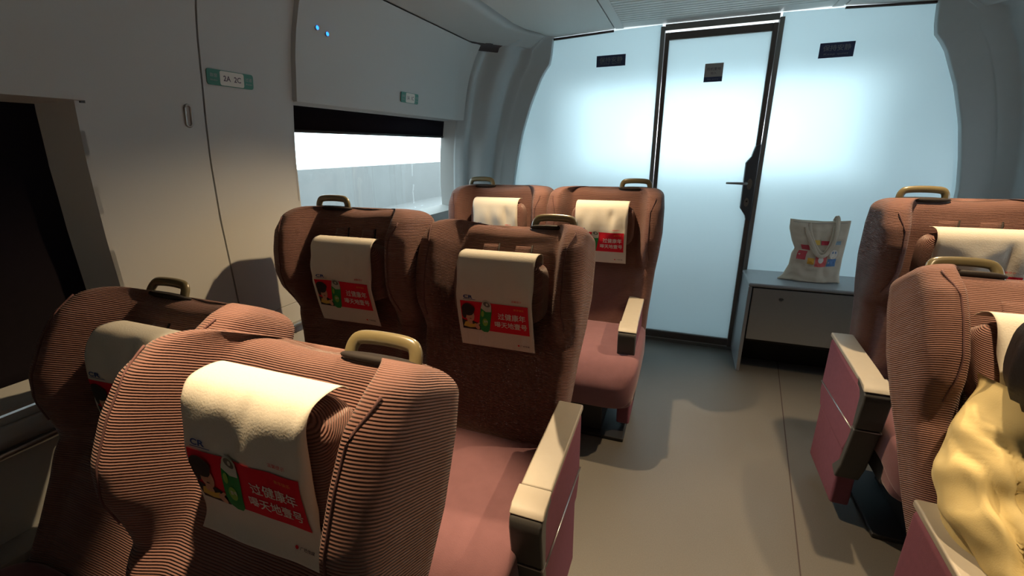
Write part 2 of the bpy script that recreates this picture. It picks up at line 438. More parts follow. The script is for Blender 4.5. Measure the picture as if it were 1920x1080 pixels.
# grooves in centre panel run across the car
gy = -.13; ys = []
while gy > -3.4: ys.append(gy); gy -= .042
def zc(x): return 2.018 + .008 * (1 - ((x - .5) / .6) ** 2)
CE.box(-.09, -.04, YB, 0, 2.016, 2.04); CE.box(1.04, 1.09, YB, 0, 2.016, 2.04)
CE.box(-.04, 1.04, -.125, 0, 2.02, 2.04)
for a, b in zip(ys, ys[1:]): CE.box(-.04, 1.04, b + .008, a - .0, 2.02, 2.04)
CE.box(-.09, 1.09, YB, 0, 2.045, 2.06)
CE.box(-.72, 1.75, YB, 0, 2.075, 2.09)
CE.box(-1.15, 2.3, YB, .02, 2.12, 2.14)
o = CE.build('ceiling', M['ceil'], smooth=False); S(o)
trim(box('x', -.10, -.088, YB, 0, 2.024, 2.03, M['seam'])); trim(box('x', 1.088, 1.10, YB, 0, 2.024, 2.03, M['seam']))
trim(box('x', -.04, 1.04, -3.4, -.12, 2.034, 2.0445, M['seam']))
# rear bulkhead behind the camera, outer skin
S(box('wall_rear', -1.2, 2.3, YB - .04, YB, 0, 2.1, M['wall']))

# ------------------------------------------------------------------ partition wall with glass door
GL = []
def halfpoly(side, xi):
    pts = [(xi, .02), (xi, 2.017)]
    zz = [2.0 - i * .08 for i in range(25)]
    return pts + [(wx(side, z, 1.0, .02), z) for z in zz] + [(wx(side, .02, 1.0, .02), .02)]
PF = MB(); PF.add(*extrude_poly(halfpoly(-1, .185), 'y', .004, .014)); PF.add(*extrude_poly(halfpoly(1, .815), 'y', .004, .014))
S(PF.build('wall_front', M['frost'], smooth=False))
# dark joints of partition top
trim(mesh('x', *extrude_poly([(-.52, 1.985), (-.10, 2.002), (-.10, 2.012), (-.52, 1.997)], 'y', -.012, .003), M['seam'], smooth=False))
trim(mesh('x', *extrude_poly([(1.10, 2.002), (1.5, 1.985), (1.5, 1.995), (1.10, 2.012)], 'y', -.012, .003), M['seam'], smooth=False))
D = MB()
D.box(.18, .204, -.03, .03, 0, 2.0); D.box(.80, .824, -.03, .03, 0, 1.99)
D.box(.204, .80, -.02, .03, 0, .018); D.box(.204, .80, -.02, .03, 1.978, 2.012)
d = D.build('door_1', M['framelt'], smooth=False, bevel=.003); S(d)
st = MB()
st.box(.207, .232, -.026, .01, .02, 1.965)                      # hinge stile
st.box(.772, .797, -.026, .01, .02, 1.965)                      # lock stile
st.box(.232, .772, -.024, .01, 1.925, 1.965)                    # head rail
st.box(.232, .772, -.024, .01, .02, .075)                       # foot rail
st.build('stile', M['frame'], d, smooth=False, bevel=.003)
box('pane', .228, .778, -.008, .002, .07, 1.93, M['frost'], d)
box('foot_strip', .232, .772, -.028, -.024, .022, .028, M['silver'], d)
lb = mesh('lock_housing', *extrude_poly([(.797, .88), (.772, .885), (.765, .91), (.733, .955), (.730, 1.225), (.755, 1.26), (.770, 1.32), (.797, 1.33)], 'y', -.045, .004), M['lockbox'], d, smooth=True, bevel=.004)
mesh('button', *extrude_poly(ell(.765, 1.10, .014, .032), 'y', -.049, -.044), M['lockbtn'], lb, smooth=False)
mesh('button', *extrude_poly(ell(.762, .992, .013, .026), 'y', -.049, -.044), M['lockbtn'], lb, smooth=False)
mesh('keyhole', *extrude_poly(ell(.762, .998, .005, .005, 10), 'y', -.051, -.048), M['hole'], lb, smooth=False)
v, f = tube([(.745, -.045, 1.105), (.745, -.08, 1.105), (.735, -.09, 1.105), (.70, -.092, 1.107), (.632, -.09, 1.108)], [.008, .008, .008, .0075, .006], 10)
mesh('door_handle', v, f, M['framelt'], lb)

# driver's cab behind the frosted glass
cab = MB()
cab.box(-1.15, 2.3, 1.62, 1.66, 0, 1.0); cab.box(-1.15, 2.3, 1.62, 1.66, 1.9, 2.1)
cab.box(-1.15, -.9, 1.62, 1.66, 1.0, 1.9); cab.box(1.9, 2.3, 1.62, 1.66, 1.0, 1.9)
cab.box(-1.2, -1.15, 0.02, 1.66, 0, 2.1); cab.box(2.3, 2.35, 0.02, 1.66, 0, 2.1)
cab.box(-1.15, 2.3, .02, 1.66, 2.1, 2.14); cab.box(-1.15, 2.3, .02, 1.66, -.04, 0)
S(cab.build('wall_cab', M['rib'], smooth=False))
deskm = MB(); deskm.add(*extrude_poly([(1.05, 0), (1.6, 0), (1.6, .98), (1.2, .92), (1.05, .80)], 'x', -.9, 1.9))
S(deskm.build('trim_60', M['dark'], smooth=False))

# ------------------------------------------------------------------ signs
def sign(name, label, x0, x1, z0, z1, bg, y=-.0015, skew=0):
    o = box(name, x0, x1, y - .0015, y, z0, z1, bg); tag(o, label, 'sign'); return o
FR = lambda yy: (lambda x, z: (x, yy, z))
for x0, x1, z0, z1, lab in ((-.20, -.02, 1.81, 1.875, 'dark keep-quiet sign on the frosted glass left of the door'),
                            (1.015, 1.175, 1.772, 1.846, 'dark keep-quiet sign on the frosted glass above the bench, right of the door')):
    s = sign('quiet_sign', lab, x0, x1, z0, z1, M['navy']); s['group'] = 'keep-quiet signs on the partition'
    v, f = fit_text('保持安静', (x0 + x1) / 2, z1 - .026, (x1 - x0) * .8, .030, .01)
    flat_on('lettering', v, f, FR(-.0036), M['stext'], s)
    v, f = fit_text('Keep quiet', (x0 + x1) / 2, z0 + .017, (x1 - x0) * .7, .013)
    flat_on('lettering', v, f, FR(-.0036), M['stext'], s)
s = sign('door_notice', 'small grey notice with a navy lower band stuck on the frosted glass door', .445, .545, 1.685, 1.785, M['sgrey'], y=-.0085)
box('lower_band', .445, .545, -.0108, -.0098, 1.685, 1.712, M['navy'], s)
v, f = fit_text('司机重地', .495, 1.755, .075, .016); flat_on('lettering', v, f, FR(-.0105), M['ink'], s)
v, f = fit_text('勿入', .495, 1.732, .032, .013); flat_on('lettering', v, f, FR(-.0105), M['ink'], s)
v, f = fit_text('No entry', .495, 1.699, .06, .009); flat_on('lettering', v, f, FR(-.0112), M['stext'], s)

def seat_plate(label, y0, y1, z0, z1, l0, off=0.0, rightnum='2A  2C'):
    """number plate on the left wall; drawing coords x along +y, y up"""
    def fn(lift): return lambda a, b: (wx(-1, z0 + b, 0, off) + lift, y0 + a, z0 + b)
    w, h = y1 - y0, z1 - z0
    def rr(x0, x1, ya, yb, r, n=5):
        p = []
        for cx, cy, a in ((x1 - r, yb - r, 0), (x0 + r, yb - r, PI / 2), (x0 + r, ya + r, PI), (x1 - r, ya + r, 1.5 * PI)):
            p += [(cx + r * cos(a + PI / 2 * k / n), cy + r * sin(a + PI / 2 * k / n)) for k in range(n + 1)]
        return p
    P = rr(0, w, 0, h, .008); n = len(P); f0, f1 = fn(.0002), fn(.0035)
    o = mesh('seat_number_plate', [f0(*p) for p in P] + [f1(*p) for p in P], [tuple(range(n)), tuple(range(n, 2 * n))] + [(i, (i + 1) % n, n + (i + 1) % n, n + i) for i in range(n)], M['green'], smooth=False)
    tag(o, label, 'sign', 'seat number plates on the left wall')
    poly_on('number_panel', [rr(w * .26, w * .78, h * .04, h * .96, .006)], fn(.0042), M['plate'], o)
    v, f = fit_text(rightnum, w * .52, h * .5, w * .38, h * .36, .015); flat_on('lettering', v, f, fn(.0048), M['ink'], o)
    for cx, t, e in ((.13, '靠窗', 'Window'), (.89, '过道', 'Aisle')):
        v, f = fit_text(t, w * cx, h * .62, w * .15, h * .24); flat_on('lettering', v, f, fn(.0042), M['sgrey'], o)
        v, f = fit_text(e, w * cx, h * .32, w * .15, h * .11); flat_on('lettering', v, f, fn(.0042), M['sgrey'], o)
    return o
seat_plate('green and white seat number plate 2A 2C on the grey wall pillar', -2.035, -1.87, 1.522, 1.568, '')
seat_plate('green and white seat number plate on the overhead panel beside the far window', -1.02, -.86, 1.555, 1.605, '', off=-.02, rightnum='1A  1C')
# metal slot latch on the pillar
v, f = tube([(wx(-1, z) + .002, y, z) for y, z in [(-2.105 + .009 * cos(a) , 1.425 + (.022 if sin(a) > 0 else -.022) + .009 * sin(a)) for a in [2 * PI * k / 24 for k in range(24)]]], .0035, 8, closed=True)
sl = mesh('panel_latch', v, f, M['slot']); tag(sl, 'small oval metal latch ring on the grey wall pillar beside the seam', 'latch')
# blue lit buttons on overhead panel
for i, (y, z, lab) in enumerate(((-1.60, 1.765, 'left blue lit reading-light button on the overhead panel'), (-1.545, 1.755, 'right blue lit reading-light button on the overhead panel'))):
    x = wx(-1, z, 0, -.018)
    v, f = tube([(x - .002, y, z), (x + .003, y, z)], .0095, 20)
    o = mesh('reading_light_button', v, f, M['lamp_rim']); tag(o, lab, 'button', 'blue reading-light buttons')
    v, f = tube([(x + .002, y, z), (x + .0045, y, z)], [.0075, .0065], 20)
    mesh('lit_lens', v, f, M['blue_led'], o)

# ------------------------------------------------------------------ bench cabinet
bn = empty('bench_cabinet', (1.25, -.17, 0)); tag(bn, 'low grey cabinet bench against the frosted partition right of the door', 'cabinet')
ox = -1.25; oy = .17
def bb(name, x0, x1, y0, y1, z0, z1, m, bevel=.004, parent=bn): return box(name, x0 + ox, x1 + ox, y0 + oy, y1 + oy, z0, z1, m, parent, bevel)
mesh('side_panel', *extrude_poly([(-.335 + oy, 0), (-.30 + oy, 0), (-.006 + oy, 0), (-.006 + oy, .545), (-.345 + oy, .545), (-.345 + oy, .50)], 'x', .802 + ox, .822 + ox), M['bench'], bn, smooth=True, bevel=.005)
bb('top', .80, 1.72, -.35, -.004, .545, .567, M['bench'], .01)
fd = bb('flap_door', .828, 1.70, -.343, -.33, .222, .538, M['benchf'], .003)
mesh('lock', *extrude_poly(ell(.975 + ox, .485, .012, .007), 'y', -.347 + oy, -.342 + oy), M['lockbox'], fd, smooth=False)
bb('back_panel', .822, 1.70, -.12, -.10, 0, .545, M['dark'])
bb('shelf', .822, 1.70, -.33, -.12, .205, .22, M['dark'])
bb('side_panel', 1.70, 1.72, -.345, -.006, 0, .545, M['bench'])

# ------------------------------------------------------------------ tote bag
def bag():
    bx, by, bz = 1.14, -.20, .569
    W2, H = .155, .345
    def outline(t):                     # half widths left/right as function of height
        l = interp([(0, -.175), (.08, -.15), (.25, -.125), (.45, -.118), (.52, -.105), (.65, -.125), (.85, -.145), (1, -.145)], t)
        r = interp([(0, .135), (.15, .128), (.4, .132), (.7, .142), (1, .15)], t)
        return l, r
    def P(s, t, sidev):                 # s across 0..1, t height, sidev +1 front
        l, r = outline(t)
        x = lerp(l, r, s)
        th = (.030 * sin(PI * s) ** .6) * (1 - t) ** .35 + .004
        n = noise.noise(Vector((x * 14, t * 6, sidev * 3))) * .012 + noise.noise(Vector((x * 35, t * 16, sidev * 5))) * .006
        n += -.014 * math.exp(-((t - .50) / .05) ** 2) * max(0, 1 - s * 2.6)
        z = H * t + (.012 * s * (1 - t)) * 0 - .008 * sin(PI * s) * t + .004 * sin(9 * s) * (1 - t)
        z = max(z, .002)
        lean = .075 * t
        y = lean - sidev * (th + n * sm(0, .15, s) * sm(1, .85, s))
        return Vector((x, y, z))
    nu, nv = 40, 36; v = []; f = []
    for sd in (1, -1):
        for i in range(nu + 1):
            for j in range(nv + 1): v.append(P(i / nu, j / nv, sd))
    m = (nu + 1) * (nv + 1); I = lambda i, j: i * (nv + 1) + j
    for i in range(nu):
        for j in range(nv):
            q = (I(i, j), I(i + 1, j), I(i + 1, j + 1), I(i, j + 1)); f.append(q); f.append(tuple(m + k for k in reversed(q)))
    for j in range(nv):
        for i in (0, nu): f.append((I(i, j), I(i, j + 1), m + I(i, j + 1), m + I(i, j)))
    for i in range(nu): f.append((I(i, 0), I(i + 1, 0), m + I(i + 1, 0), m + I(i, 0)))
    root = empty('tote_bag', (bx, by, bz)); tag(root, 'cream canvas tote bag with coloured print slumped on the grey cabinet bench', 'bag')
    b = mesh('bag_body', v, f, M['canvas'], root)
    # straps: front one droops over the print, back one stands up and falls
    def strap(pts, w):
        pp = spline(pts, 8)
        v, f = tube(pp, w, 8, flat=(1, .22), up=Vector((0, 1, 0)))
        return mesh('strap', v, f, M['canvas'], root)
    def fr(s, t, o=.006): q = P(s, t, 1); return (q.x, q.y - o, q.z)
    strap([fr(.27, .90), fr(.30, .80), fr(.36, .62, .012), fr(.47, .47, .014), fr(.60, .46, .016), fr(.70, .56, .014), fr(.77, .75, .012), fr(.79, .97), (P(.77, 1, 1).x, P(.77, 1, 1).y + .002, H + .018), (P(.75, 1, 1).x, P(.75, 1, 1).y + .015, H - .005)], .0105)
    strap([fr(.33, .98, .0), fr(.36, .80, .006), fr(.42, .60, .008), fr(.52, .50, .01), fr(.62, .52, .010), fr(.72, .70, .008), fr(.755, .92, .004)], .0085)
    # stitched hem
    v, f = tube([fr(s / 20, .965, .0015) for s in range(1, 20)], .0012, 6); mesh('hem', v, f, M['sgrey'], root)
    def fn(l): return lambda s, t: tuple(P(s, t, 1) + Vector((0, -l, 0)))
    def q(x0, x1, y0, y1, n=6):
        return [(lerp(x0, x1, i / n), y0) for i in range(n)] + [(x1, lerp(y0, y1, i / n)) for i in range(n)] + [(lerp(x1, x0, i / n), y1) for i in range(n)] + [(x0, lerp(y1, y0, i / n)) for i in range(n)]
    cols = [('c1', (.50, .06, .08)), ('c2', (.70, .38, .05)), ('c3', (.72, .14, .14)), ('c4', (.12, .25, .52)), ('c5', (.75, .50, .10)), ('c6', (.55, .05, .08)), ('c7', (.30, .42, .52)), ('c8', (.82, .80, .76))]
    mm = {k: mat('tote_print_' + k, c, .85) for k, c in cols}
    rects = [('c1', .10, .27, .36, .50), ('c1', .14, .30, .52, .60), ('c2', .32, .45, .30, .40), ('c3', .47, .68, .27, .48), ('c4', .70, .87, .27, .40), ('c5', .38, .52, .62, .70), ('c6', .54, .68, .62, .69), ('c7', .76, .90, .62, .68)]
    for c, x0, x1, y0, y1 in rects:
        poly_on('print_patch', [q(x0, x1, y0, y1)], fn(.0015), mm[c], b, cuts=1)
    poly_on('print_patch', [ell(.79, .47, .075, .075)], fn(.0015), mm['c8'], b, cuts=1)
    poly_on('print_patch', [ell(.765, .50, .012, .018), ell(.815, .50, .012, .018)], fn(.003), mm['c4'], b)
    poly_on('print_patch', [ell(.57, .38, .05, .05)], fn(.0028), mm['c8'], b, cuts=1)
    return root
bag()

# ================================================================== SEATS
L_TOP = .715
WT = [(-.08, .235), (.1, .242), (.3, .256), (.40, .268), (.50, .276), (.62, .274), (.715, .264)]
AT = [(-.08, .010), (.1, .016), (.25, .020), (.34, .030), (.385, .062), (.43, .100), (.48, .120), (.56, .126), (.63, .120), (.68, .098), (.715, .07)]
def Fd(x, h):
    """forward depth of the backrest face"""
    ax = abs(x)
    A = interp(AT, h)
    lo = lerp(.165, .160, sm(.3, .45, h))
    base = -.012 * sm(.60, .70, h) + .010 * sm(.36, .30, h) * sm(-.05, .1, h)
    wing = A * sm(lo, lo + .055, ax)
    return base + wing + .004 * noise.noise(Vector((x * 11, h * 9, 1.3)))
def backrest_mesh(seed):
    NF, NS, NB = 64, 5, 16
    def contour(h, ins):
        W = interp(WT, h) - ins; r = .045; pts = []
        for i in range(NF + 1):
            t = -cos(PI * i / NF); x = W * (t * .6 + .4 * (2 * i / NF - 1))
            d = Fd(x / max(W, .01) * interp(WT, h), h)
            e = abs(x) - (W - r)
            if e > 0: d -= r - math.sqrt(max(r * r - e * e, 0))
            d -= ins * 1.0
            pts.append((x, d))
        dF = pts[-1][1]; dB = -.115 + ins * .8 + .03 * sm(.2, -.05, h)
        for k in range(1, NS): pts.append((W, lerp(dF, dB + .02, k / NS)))
        for i in range(NB + 1):
            x = lerp(W, -W, i / NB); e = abs(x) - (W - .03)
            d = dB + (.03 - math.sqrt(max(.0009 - e * e, 0)) if e > 0 else 0)
            pts.append((x, d))
        for k in range(1, NS): pts.append((-W, lerp(dB + .02, pts[0][1], k / NS)))
        return pts
    secs = []; hs = [-.08 + .012 * i for i in range(int((L_TOP - .035 + .08) / .012) + 1)]
    for h in hs: secs.append((h, 0, h))
    h0 = hs[-1]; r = L_TOP - h0
    for k in range(1, 9):
        a = PI / 2 * k / 8; secs.append((h0 + r * sin(a), r * (1 - cos(a)) * 1.25, h0 + r * a * 1.2))
    v = []; uv = []; f = []
    for h, ins, vv in secs:
        c = contour(h, ins)
        for x, d in c:
            sag = -.010 * sm(.55, .70, h) * sm(.16, .0, abs(x))
            v.append((x, -d, h + sag)); uv.append((x, vv + sag))
    n = len(contour(.1, 0)); ns = len(secs)
    for s in range(ns - 1):
        for i in range(n):
            f.append((s * n + i, s * n + (i + 1) % n, (s + 1) * n + (i + 1) % n, (s + 1) * n + i))
    # top: fan rings towards centre so that the wales carry on over the top
    last = (ns - 1) * n; NFh = NF + 1
    cx = [v[last + i] for i in range(n)]
    mz = sum(p[2] for p in cx) / n
    rings = 4; prev = last
    for k in range(1, rings):
        t = k / rings; st = len(v)
        for i in range(n):
            x, y, z = cx[i]
            my = .070
            v.append((lerp(x, x * .7, t), lerp(y, my, t), z + .003 * sin(t * PI / 2))); uv.append((x, secs[-1][2] + .03 * t))
        for i in range(n): f.append((prev + i, prev + (i + 1) % n, st + (i + 1) % n, st + i))
        prev = st
    f.append(tuple(range(prev, prev + n)))
    f.append(tuple(range(n - 1, -1, -1)))
    me = bpy.data.meshes.new('backrest'); me.from_pydata(v, [], f)
    ul = me.uv_layers.new(name='UVMap')
    for l in me.loops: ul.data[l.index].uv = uv[l.vertex_index]
    bm = bmesh.new(); bm.from_mesh(me); bmesh.ops.recalc_face_normals(bm, faces=bm.faces); bm.to_mesh(me); bm.free()
    me.materials.append(M['fabric']); return me
def superbox(cx, cy, cz, a, b, c, e=.25, n=28, m=20, fn=None):
    """rounded cushion: superellipsoid"""
    v = []; uv = []; f = []
    sg = lambda w, p: math.copysign(abs(w) ** p, w)
    for j in range(m + 1):
        ph = -PI / 2 + PI * j / m
        for i in range(n):
            th = 2 * PI * i / n
            x = a * sg(cos(ph), e) * sg(cos(th), e); y = b * sg(cos(ph), e) * sg(sin(th), e); z = c * sg(sin(ph), e)
            p = (cx + x, cy + y, cz + z)
            if fn: p = fn(p)
            v.append(p); uv.append((p[0], p[2] - p[1]))
    for j in range(m):
        for i in range(n): f.append((j * n + i, j * n + (i + 1) % n, (j + 1) * n + (i + 1) % n, (j + 1) * n + i))
    return v, f, uv
_me = {}
def shared(key, name, mk):
    """first call builds through mk() -> object, later calls copy the data"""
    return None
ME_BACK = backrest_mesh(1)

def make_seat(s, with_arm, rec, name='train_seat', centre=False):
    """s=+1: aisle on +x side. root at floor under the pivot of the backrest, facing -y"""
    root = empty(name, (0, 0, 0))
    b = link('backrest', ME_BACK, None, root, True, (0, 0, .42)); b.rotation_euler[0] = -rec
    # piping seams on the wings
    for sx in (-1, 1):
        pts = []
        for k in range(24):
            t = k / 23
            h = lerp(.385, .675, t); x = sx * lerp(.230, .222, sm(.0, .3, t) - sm(.75, 1, t) * 2.2)
            pts.append((x, -(Fd(x, h) + .0005), h))
        v, f = tube(pts, .0022, 6); mesh('piping', v, f, M['piping'], b)
    # two flat straps with slots above the pillow
    for sx in (-.062, .052):
        def st(u, w):
            x = sx + lerp(-.026, .026, u); h = lerp(.52, .642, w)
            return (x, -(Fd(x, h) + .001 + .006 * sm(1.0, .5, w)), h), (0, 1, 0)
        v, f = slab(st, 4, 10, .012)
        mesh('strap', v, f, M['fabric'], b, uvs=[(p[0], p[2] if i % 1 == 0 else 0) for i, p in enumerate(v)])
        v, f = tube([(sx + .030, -(Fd(sx + .03, h) + .001), h) for h in (.52, .56, .60, .645)], .0026, 6)
        mesh('strap_slot', v, f, M['hole'], b)
    # pillow
    v, f, uv = superbox(0, 0, 0, .150, .045, .098, .42, 36, 24)
    mesh('headrest_pillow', v, f, M['fabric'], b, uvs=uv, loc=(0, -.046, .480))
    # grab handle in an oval socket near the outer top corner
    hx = s * .135; zt = L_TOP + .002; yc = .045
    v, f = superbox(hx, yc, zt - .006, .082, .028, .009, .8, 30, 10)[:2]
    mesh('handle_socket', v, f, M['hole'], b)
    pts = [(hx - .066, yc, zt - .03), (hx - .066, yc, zt - .005), (hx - .062, yc, zt + .016), (hx - .048, yc, zt + .027), (hx, yc, zt + .030), (hx + .048, yc, zt + .027), (hx + .062, yc, zt + .016), (hx + .066, yc, zt - .005), (hx + .066, yc, zt - .03)]
    v, f = tube(spline(pts, 5), .0105, 14, flat=(1.15, .8), up=Vector((0, 1, 0))); mesh('grab_handle', v, f, M['khaki'], b)
    # cushion
    def cf(p):
        x, y, z = p
        if y < -.36: z -= .09 * ((-.36 - y) / .14) ** 2
        z += .012 * sm(.12, .25, abs(x)) if z > .38 else 0
        return (x, y, z + .003 * noise.noise(Vector((x * 9, y * 9, 0))))
    v, f, uv = superbox(0, -.235, .385, .248, .265, .072, .30, 44, 24, cf)
    mesh('seat_cushion', v, f, M['fabric_plain'], root, uvs=uv)
    v, f, uv = superbox(0, -.40, .315, .235, .075, .085, .35, 36, 18)
    mesh('leg_rest', v, f, M['fabric_plain'], root, uvs=uv)
    box('seat_base', -.235, .235, -.40, .04, .245, .33, M['base_dark'], root, bevel=.01)
    box('pedestal', -.09, .09, -.32, -.02, 0, .25, M['base_dark'], root, bevel=.008)
    box('foot_plate', -.20, .20, -.36, .02, 0, .018, M['base_dark'], root, bevel=.005)
    if with_arm:
        a = s * with_arm; x0, x1 = sorted((a - s * .0 - .036, a + .036))
        arm = empty('armrest', (0, 0, 0)); arm.parent = root
        # (y,z) profile, root frame
        prof = [(p0 if p0 > -.3 else p0 + .04, p1) for p0, p1 in [(.03, .588), (-.36, .556), (-.405, .54), (-.412, .52), (-.395, .375), (-.35, .29), (.0, .30), (.03, .36)]]
        mesh('side_cover', *extrude_poly([(p[0] * .985, p[1] - .004) for p in prof], 'x', x0 + .002, x1 - .002), M['side_cloth'], arm, smooth=True, bevel=.012)
        pad = [(.03, .590), (.03, .607), (-.24, .589), (-.305, .582), (-.305, .566), (-.24, .570)]
        mesh('armrest_pad', *extrude_poly(pad, 'x', x0 - .001, x1 + .001), M['arm_top'], arm, smooth=True, bevel=.005)
        capp = [(-.307, .555), (-.307, .583), (-.36, .572), (-.382, .552), (-.385, .53), (-.37, .42), (-.345, .42), (-.345, .53), (-.33, .55)]
        mesh('end_cap', *extrude_poly(capp, 'x', x0 - .002, x1 + .002), M['arm_dark'], arm, smooth=True, bevel=.006)
        mesh('end_cap_top', *extrude_poly([(-.310, .578), (-.310, .587), (-.360, .578), (-.378, .562), (-.37, .558)], 'x', x0 - .003, x1 + .003), M['arm_top'], arm, smooth=True, bevel=.003)
        lowp = [(-.37, .415), (-.345, .415), (-.31, .26), (-.26, .20), (-.305, .18), (-.335, .25)]
        mesh('lower_end', *extrude_poly(lowp, 'x', x0 - .001, x1 + .001), M['arm_dark'], arm, smooth=True, bevel=.005)
        box('end_seam', x0 - .002, x1 + .002, -.3715, -.345, .4145, .4185, M['silver'], arm)
        xo = x1 if s > 0 else x0
        v, f = tube([(xo, .02, .36), (xo, -.10, .395), (xo, -.28, .43), (xo, -.40, .44)] if 0 else [(xo, .02, .395), (xo, -.20, .40), (xo, -.345, .405)], .003, 6)
        mesh('trim_strip', v, f, M['silver'], arm)
        box('base_panel', min(x0, x1) + .006, max(x0, x1) - .006, -.30, .0, .06, .30, M['side_cloth'] if s < 0 or 1 else M['dark'], arm, bevel=.01)
    return root
def copy_tree(o, parent=None):
    c = o.copy(); COL.objects.link(c); c.parent = parent
    for ch in o.children: copy_tree(ch, c)
    return c

# headrest cover (antimacassar) as a thing of its own; drawn in the backrest frame
CW = .124
def cover(rec, seed, curl=0.0, pil=(0, 0, 0), cdx=0):
    prof = [(.004, .562), (.006, .584), (.022, .595), (.050, .597), (.078, .590), (.094, .570), (.100, .54), (.102, .50), (.100, .46), (.096, .42), (.078, .385), (.056, .352), (.044 + curl * .5, .325)]
    if curl: prof = prof[:9] + [(.099, .42), (.094 + curl * .3, .385), (.090 + curl * .7, .350), (.090 + curl, .315)]
    dd_, dh_, th_ = pil
    q = []
    for d, h in prof[:8]:
        a, b = d - .046, h - .48
        d2 = .046 + a * cos(th_) + b * sin(th_) + dd_; h2 = .48 - a * sin(th_) + b * cos(th_) + dh_
        if q or d2 > .02: q.append((max(d2 + .003, .010), h2))
    for k in range(6 if curl else 7):
        ta = th_ + .05 if k < 3 else max(rec, .12) * 1.1
        d, h = q[-1]; q.append((max(d - .029 * sin(ta + .05 * k), .014), h - .029 * cos(ta)))
    P = spline([(d, h, 0) for d, h in q], 6)
    Ls = [0]
    for a, b in zip(P, P[1:]): Ls.append(Ls[-1] + (b - a).length)
    # drawing origin: crease at top front
    t0 = Ls[-1] - .262
    LF = Ls[-1] - t0
    def at(L):
        L = max(0, min(Ls[-1], L))
        for i in range(len(Ls) - 1):
            if L <= Ls[i + 1]:
                t = (L - Ls[i]) / max(Ls[i + 1] - Ls[i], 1e-9); return P[i].lerp(P[i + 1], t)
        return P[-1]
    def surf(x, L, lift=0.0):
        p = at(L); q0 = at(L - .004); q1 = at(L + .004)
        t = (q1 - q0); n = Vector((-t.y, t.x)) if 0 else Vector((-(t.y), t.x)); n = n.normalized()
        fr = sm(t0 - .02, t0 + .05, L)
        wr = .006 * fr * (1 - .75 * sm(t0 + .10, t0 + .16, L)) * (noise.noise(Vector((x * 18 + seed * 3.1, (L - t0) * 10, seed))) * 1.6 + .5)
        wr += -.006 * math.exp(-((x - .01 * seed) / .012) ** 2) * sm(t0 - .02, t0 + .03, L) * sm(t0 + .11, t0 + .03, L)
        wr += .004 * sm(Ls[-1] - .10, Ls[-1], L) * noise.noise(Vector((x * 7, seed * 2.2, 4))) * 2
        edge = -.010 * sm(.12, CW, abs(x)) * sm(.45, .5, p.y) * fr
        bowy = .0
        d = p.x + n.x * (lift) * -1 * 0 + (wr + edge) + lift * (-t.y / max(t.length, 1e-6)) ; h = p.y + lift * (t.x / max(t.length, 1e-6))
        d = max(d - lift, Fd(x + cdx, h) + .003) + lift if L > t0 + .08 else d
        return (x, -d, h)
    root = None
    nx, nl = 36, 120
    v = []; f = []
    for lay in (0, -.0012):
        for i in range(nx + 1):
            for j in range(nl + 1):
                v.append(surf(lerp(-CW, CW, i / nx), Ls[-1] * j / nl, lay))
    m = (nx + 1) * (nl + 1); I = lambda i, j: i * (nl + 1) + j
    for i in range(nx):
        for j in range(nl):
            q = (I(i, j), I(i + 1, j), I(i + 1, j + 1), I(i, j + 1)); f.append(q); f.append(tuple(m + k for k in reversed(q)))
    for i in range(nx):
        for j in (0, nl): f.append((I(i, j), I(i + 1, j), m + I(i + 1, j), m + I(i, j)))
    for j in range(nl):
        for i in (0, nx): f.append((I(i, j), I(i, j + 1), m + I(i, j + 1), m + I(i, j)))
    o = mesh('headrest_cover', v, f, M['cloth'])
    def fn(lift):  # px 0..1 left-right, py 0..1 up from the bottom edge
        return lambda px, py: surf(lerp(-CW, CW, px), t0 + LF * (1 - py), lift)
    l1, l2, l3, l4 = .0018, .0029, .0038, .0047
    def rect(x0, x1, y0, y1, n=12, k=10):
        return ([(lerp(x0, x1, i / n), lerp(y0, y1, j / k)) for i in range(n + 1) for j in range(k + 1)],
                [(i * (k + 1) + j, (i + 1) * (k + 1) + j, (i + 1) * (k + 1) + j + 1, i * (k + 1) + j + 1) for i in range(n) for j in range(k)])
    y0, y1 = .245, .615
    flat_on('red_panel', *rect(.055, .95, y0, y1, 36, 34), fn(l1), M['red'], o)
    # portrait
    H = y1 - y0
    def py(t): return y0 + H * t
    por = poly_on('portrait', [[(.056, py(0)), (.30, py(0)), (.31, py(.12)), (.27, py(.26)), (.20, py(.33)), (.12, py(.30)), (.056, py(.36))]], fn(l2), M['hairp'], o, cuts=2)
    poly_on('portrait_shirt', [[(.07, py(.10)), (.10, py(.26)), (.15, py(.30)), (.20, py(.20)), (.25, py(.25)), (.25, py(.10)), (.16, py(.06))]], fn(l3), M['yellowp'], por, cuts=1)
    poly_on('portrait_face', [ell(.172, py(.52), .062, H * .24, 20), [(.135, py(.36)), (.19, py(.36)), (.20, py(.22)), (.155, py(.19)), (.125, py(.24))]], fn(l3), M['skinp'], por, cuts=1)
    poly_on('portrait_hair', [ell(.155, py(.72), .085, H * .21, 22), ell(.098, py(.56), .030, H * .17, 14), ell(.205, py(.76), .045, H * .10, 12)], fn(l4), M['hairp'], por, cuts=1)
    poly_on('portrait_hand', [ell(.265, py(.13), .030, H * .11, 14, .5), [(.25, py(.22)), (.295, py(.30)), (.31, py(.27)), (.27, py(.16))]], fn(l4), M['skinp'], por, cuts=1)
    poly_on('portrait_eye', [ell(.153, py(.555), .009, H * .022, 10), ell(.198, py(.555), .008, H * .022, 10), ell(.180, py(.41), .016, H * .014, 10)], fn(l4 + .0006), M['hairp'], por)
